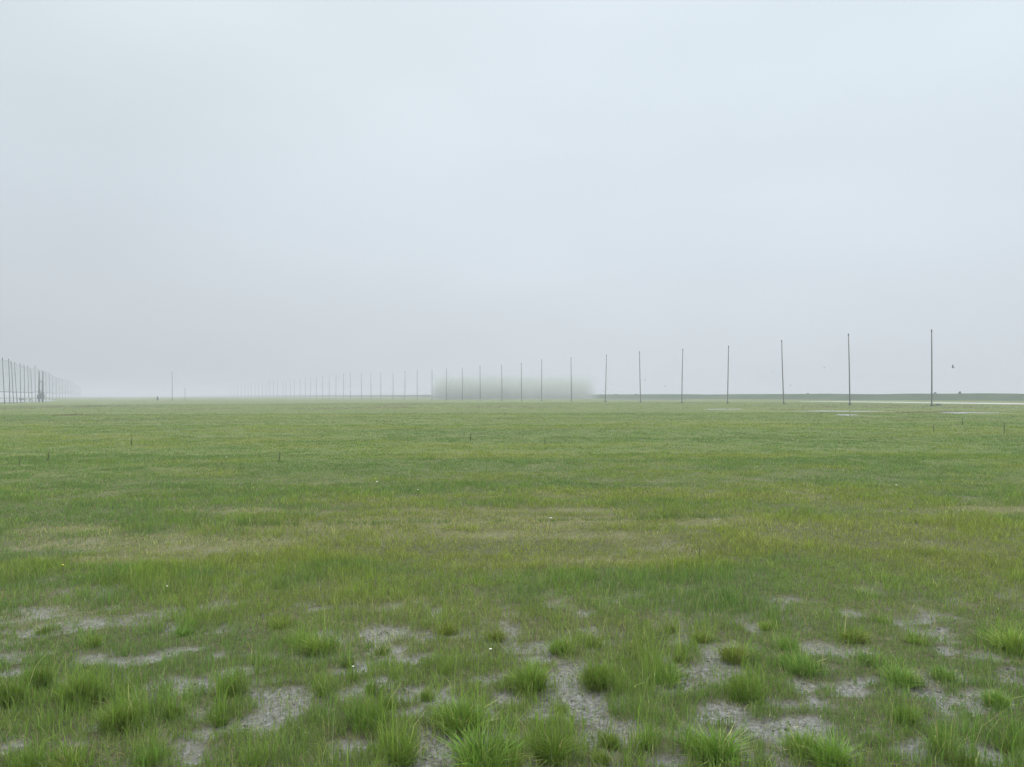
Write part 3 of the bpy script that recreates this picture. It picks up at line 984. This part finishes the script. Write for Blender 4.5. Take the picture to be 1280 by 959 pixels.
shrub(795, emb_top(795), 1.5, .25, 'flat low shrub on the embankment beside the sixth pole', 1.45)
shrub(1010, emb_top(1010), 1.2, .25, 'tiny shrub on the embankment between second and third poles', 1.45)
shrub(197, 250, .9, 1.3, 'small faint shrub left of the lone pole')
shrub(1173, 97, 1.1, .2, 'patchy reed clump right of the foot of the tallest pole')

# ------------------------------------------------------------------ birds
def bird(px, py, Y, span, yaw, bank, flap, label):
    mb = MB()
    prof = [(-.42, .01, 0), (-.30, .05, .01), (-.1, .085, .0), (.12, .08, .0), (.27, .06, .02), (.36, .055, .03), (.43, .02, .02), (.50, .004, .01)]
    mb.tube([Vector((0, p_[0], p_[2])) for p_ in prof], [p_[1] for p_ in prof], 10)
    for sg in (-1, 1):
        b0 = len(mb.v)
        secs = [(.04, .14, -.16, .02), (.25, .20, -.10, .02 + flap * .22), (.55, .12, -.10, .02 + flap * .36), (.95, -.10, -.16, .02 + flap * .34)]
        for sx, le, te, zz in secs:
            for yy, dz in ((le, 0), ((le + te) / 2, .018), (te, 0), ((le + te) / 2, -.008)):
                mb.v.append(Vector((sg * sx, yy, zz + dz)))
        for i in range(3):
            for j in range(4):
                a, c = b0 + i * 4 + j, b0 + i * 4 + (j + 1) % 4
                mb.f.append((a, c, c + 4, a + 4))
        mb.f.append(tuple(b0 + 12 + j for j in range(4)))
    b0 = len(mb.v)
    mb.v += [Vector(q) for q in ((-.03, -.36, .008), (.03, -.36, .008), (.11, -.66, .01), (0, -.58, .01), (-.11, -.66, .01),
                                 (-.03, -.36, -.008), (.03, -.36, -.008), (.11, -.66, -.002), (0, -.58, -.002), (-.11, -.66, -.002))]
    mb.f += [(b0, b0 + 1, b0 + 2, b0 + 3, b0 + 4), (b0 + 9, b0 + 8, b0 + 7, b0 + 6, b0 + 5)]
    o = mb.build('bird', M_BIRD, None, True)
    o.location = at(px, py, Y)
    o.scale = (span / 2.2,) * 3
    o.rotation_euler = (R(random.uniform(-10, 15)), R(bank), R(yaw))
    tag(o, label, 'bird', 'birds flying low over the plain')
bird(1191, 459, 60, .58, 60, 42, .8, 'dark bird banking in flight to the right of the tallest pole')
bird(1030.5, 459.5, 75, .42, 100, -10, .5, 'tiny dark bird in the air just left of the second pole')
bird(831.3, 483, 90, .40, 80, 10, .7, 'tiny bird low over the horizon between the fifth and sixth poles')
bird(988, 482, 95, .42, 40, 20, .6, 'tiny bird low over the embankment right of the third pole')
bird(806.5, 475.5, 110, .42, 70, -35, .6, 'faint bird just right of the sixth pole')
bird(764.3, 481, 110, .42, 30, -25, .6, 'faint bird just right of the seventh pole, by the mist bank')
bird(966, 465, 120, .5, 85, 8, .3, 'faint gliding bird just left of the third pole')

# ------------------------------------------------------------------ air
def volume_box(name, lo, hi):
    mb = MB()
    mb.box([(a + b) / 2 for a, b in zip(lo, hi)], [b - a for a, b in zip(lo, hi)])
    m_ = bpy.data.materials.new(name)
    m_.use_nodes = True
    m_.node_tree.nodes.clear()
    o = mb.build(name, m_)
    return o, m_.node_tree, m_
hz, nt, _ = volume_box('haze', (-2500, -2500, -1.5), (2500, 2500, 10.9))
out = node(nt, 'ShaderNodeOutputMaterial')
pv = node(nt, 'ShaderNodeVolumePrincipled')
pv.inputs['Color'].default_value = (0.89, 0.925, 0.955, 1)
pv.inputs['Density'].default_value = 0.0017
pv.inputs['Anisotropy'].default_value = 0.0
nt.links.new(pv.outputs[0], out.inputs['Volume'])
tag(hz, 'pale mist over the whole plain that fades the far poles', 'haze', kind='stuff')

# bank of thicker grey-green mist lying behind the middle of the pole row
MY, MD, MH = 250.0, 16.0, 10.8
mx0, mx1 = at(526, 500, MY).x, at(757, 500, MY).x
ln = mx1 - mx0
mb = MB()
n_a, n_c = 28, 9
for i in range(n_a + 1):
    t = i / n_a
    for j in range(n_c + 1):
        a = math.pi * j / n_c
        up_ = 0.96 + 0.02 * math.sin(t * 9) + 0.02 * math.sin(t * 23)
        mb.v.append(Vector(((t - .5) * ln, math.copysign(abs(math.cos(a)) ** .6, math.cos(a)) * MD / 2, 0.02 + MH * up_ * max(0.0, math.sin(a)) ** .5)))
for i in range(n_a):
    for j in range(n_c):
        a = i * (n_c + 1) + j
        mb.f.append((a, a + n_c + 1, a + n_c + 2, a + 1))
    a = i * (n_c + 1)
    mb.f.append((a, a + n_c, a + n_c + n_c + 1, a + n_c + 1))
mb.f.append(tuple(range(n_c + 1)))
mb.f.append(tuple(reversed(range(n_a * (n_c + 1), (n_a + 1) * (n_c + 1)))))
m, nt, out = material('thick_mist')
mist = mb.build('mist_bank', m)
mist.location = ((mx0 + mx1) / 2, MY, 0)
L = nt.links.new
tcn = node(nt, 'ShaderNodeTexCoord')
sx = node(nt, 'ShaderNodeSeparateXYZ')
L(tcn.outputs['Object'], sx.inputs[0])
def mrange(v, a, b, c=0.0, d=1.0):
    n_ = node(nt, 'ShaderNodeMapRange', interpolation_type='SMOOTHSTEP')
    n_.inputs['From Min'].default_value, n_.inputs['From Max'].default_value = a, b
    n_.inputs['To Min'].default_value, n_.inputs['To Max'].default_value = c, d
    L(v, n_.inputs['Value'])
    return n_.outputs[0]
def mul(a, b):
    n_ = node(nt, 'ShaderNodeMath', operation='MULTIPLY')
    L(a, n_.inputs[0])
    if isinstance(b, float):
        n_.inputs[1].default_value = b
    else:
        L(b, n_.inputs[1])
    return n_.outputs[0]
v_z = mrange(sx.outputs['Z'], -5.0, MH * .93, 1.0, 0.0)
e1 = mrange(sx.outputs['X'], -ln / 2 + 0.5, -ln / 2 + 5)
e2 = mrange(sx.outputs['X'], ln / 2 - 5, ln / 2 - 0.5, 1.0, 0.0)
lft = mrange(sx.outputs['X'], -ln / 2 + 9, ln / 2 - 8, 1.25, 0.8)      # thickest near its west end
mp2 = node(nt, 'ShaderNodeMapping')
mp2.inputs['Scale'].default_value = (0.40, 0.05, 0.02)
L(tcn.outputs['Object'], mp2.inputs[0])
nn = node(nt, 'ShaderNodeTexNoise')
nn.inputs['Scale'].default_value, nn.inputs['Detail'].default_value = 1.0, 3.0
L(mp2.outputs[0], nn.inputs['Vector'])
streak = mrange(nn.outputs['Fac'], 0.33, 0.67, 0.45, 1.6)
dens = mul(mul(mul(mul(mul(v_z, e1), e2), lft), streak), 0.21)
pv = node(nt, 'ShaderNodeVolumePrincipled')
pv.inputs['Color'].default_value = (0.715, 0.78, 0.672, 1)
L(dens, pv.inputs['Density'])
L(pv.outputs[0], out.inputs['Volume'])
tag(mist, 'low grey-green bank of thicker mist lying behind the middle of the pole row', 'mist', kind='stuff')
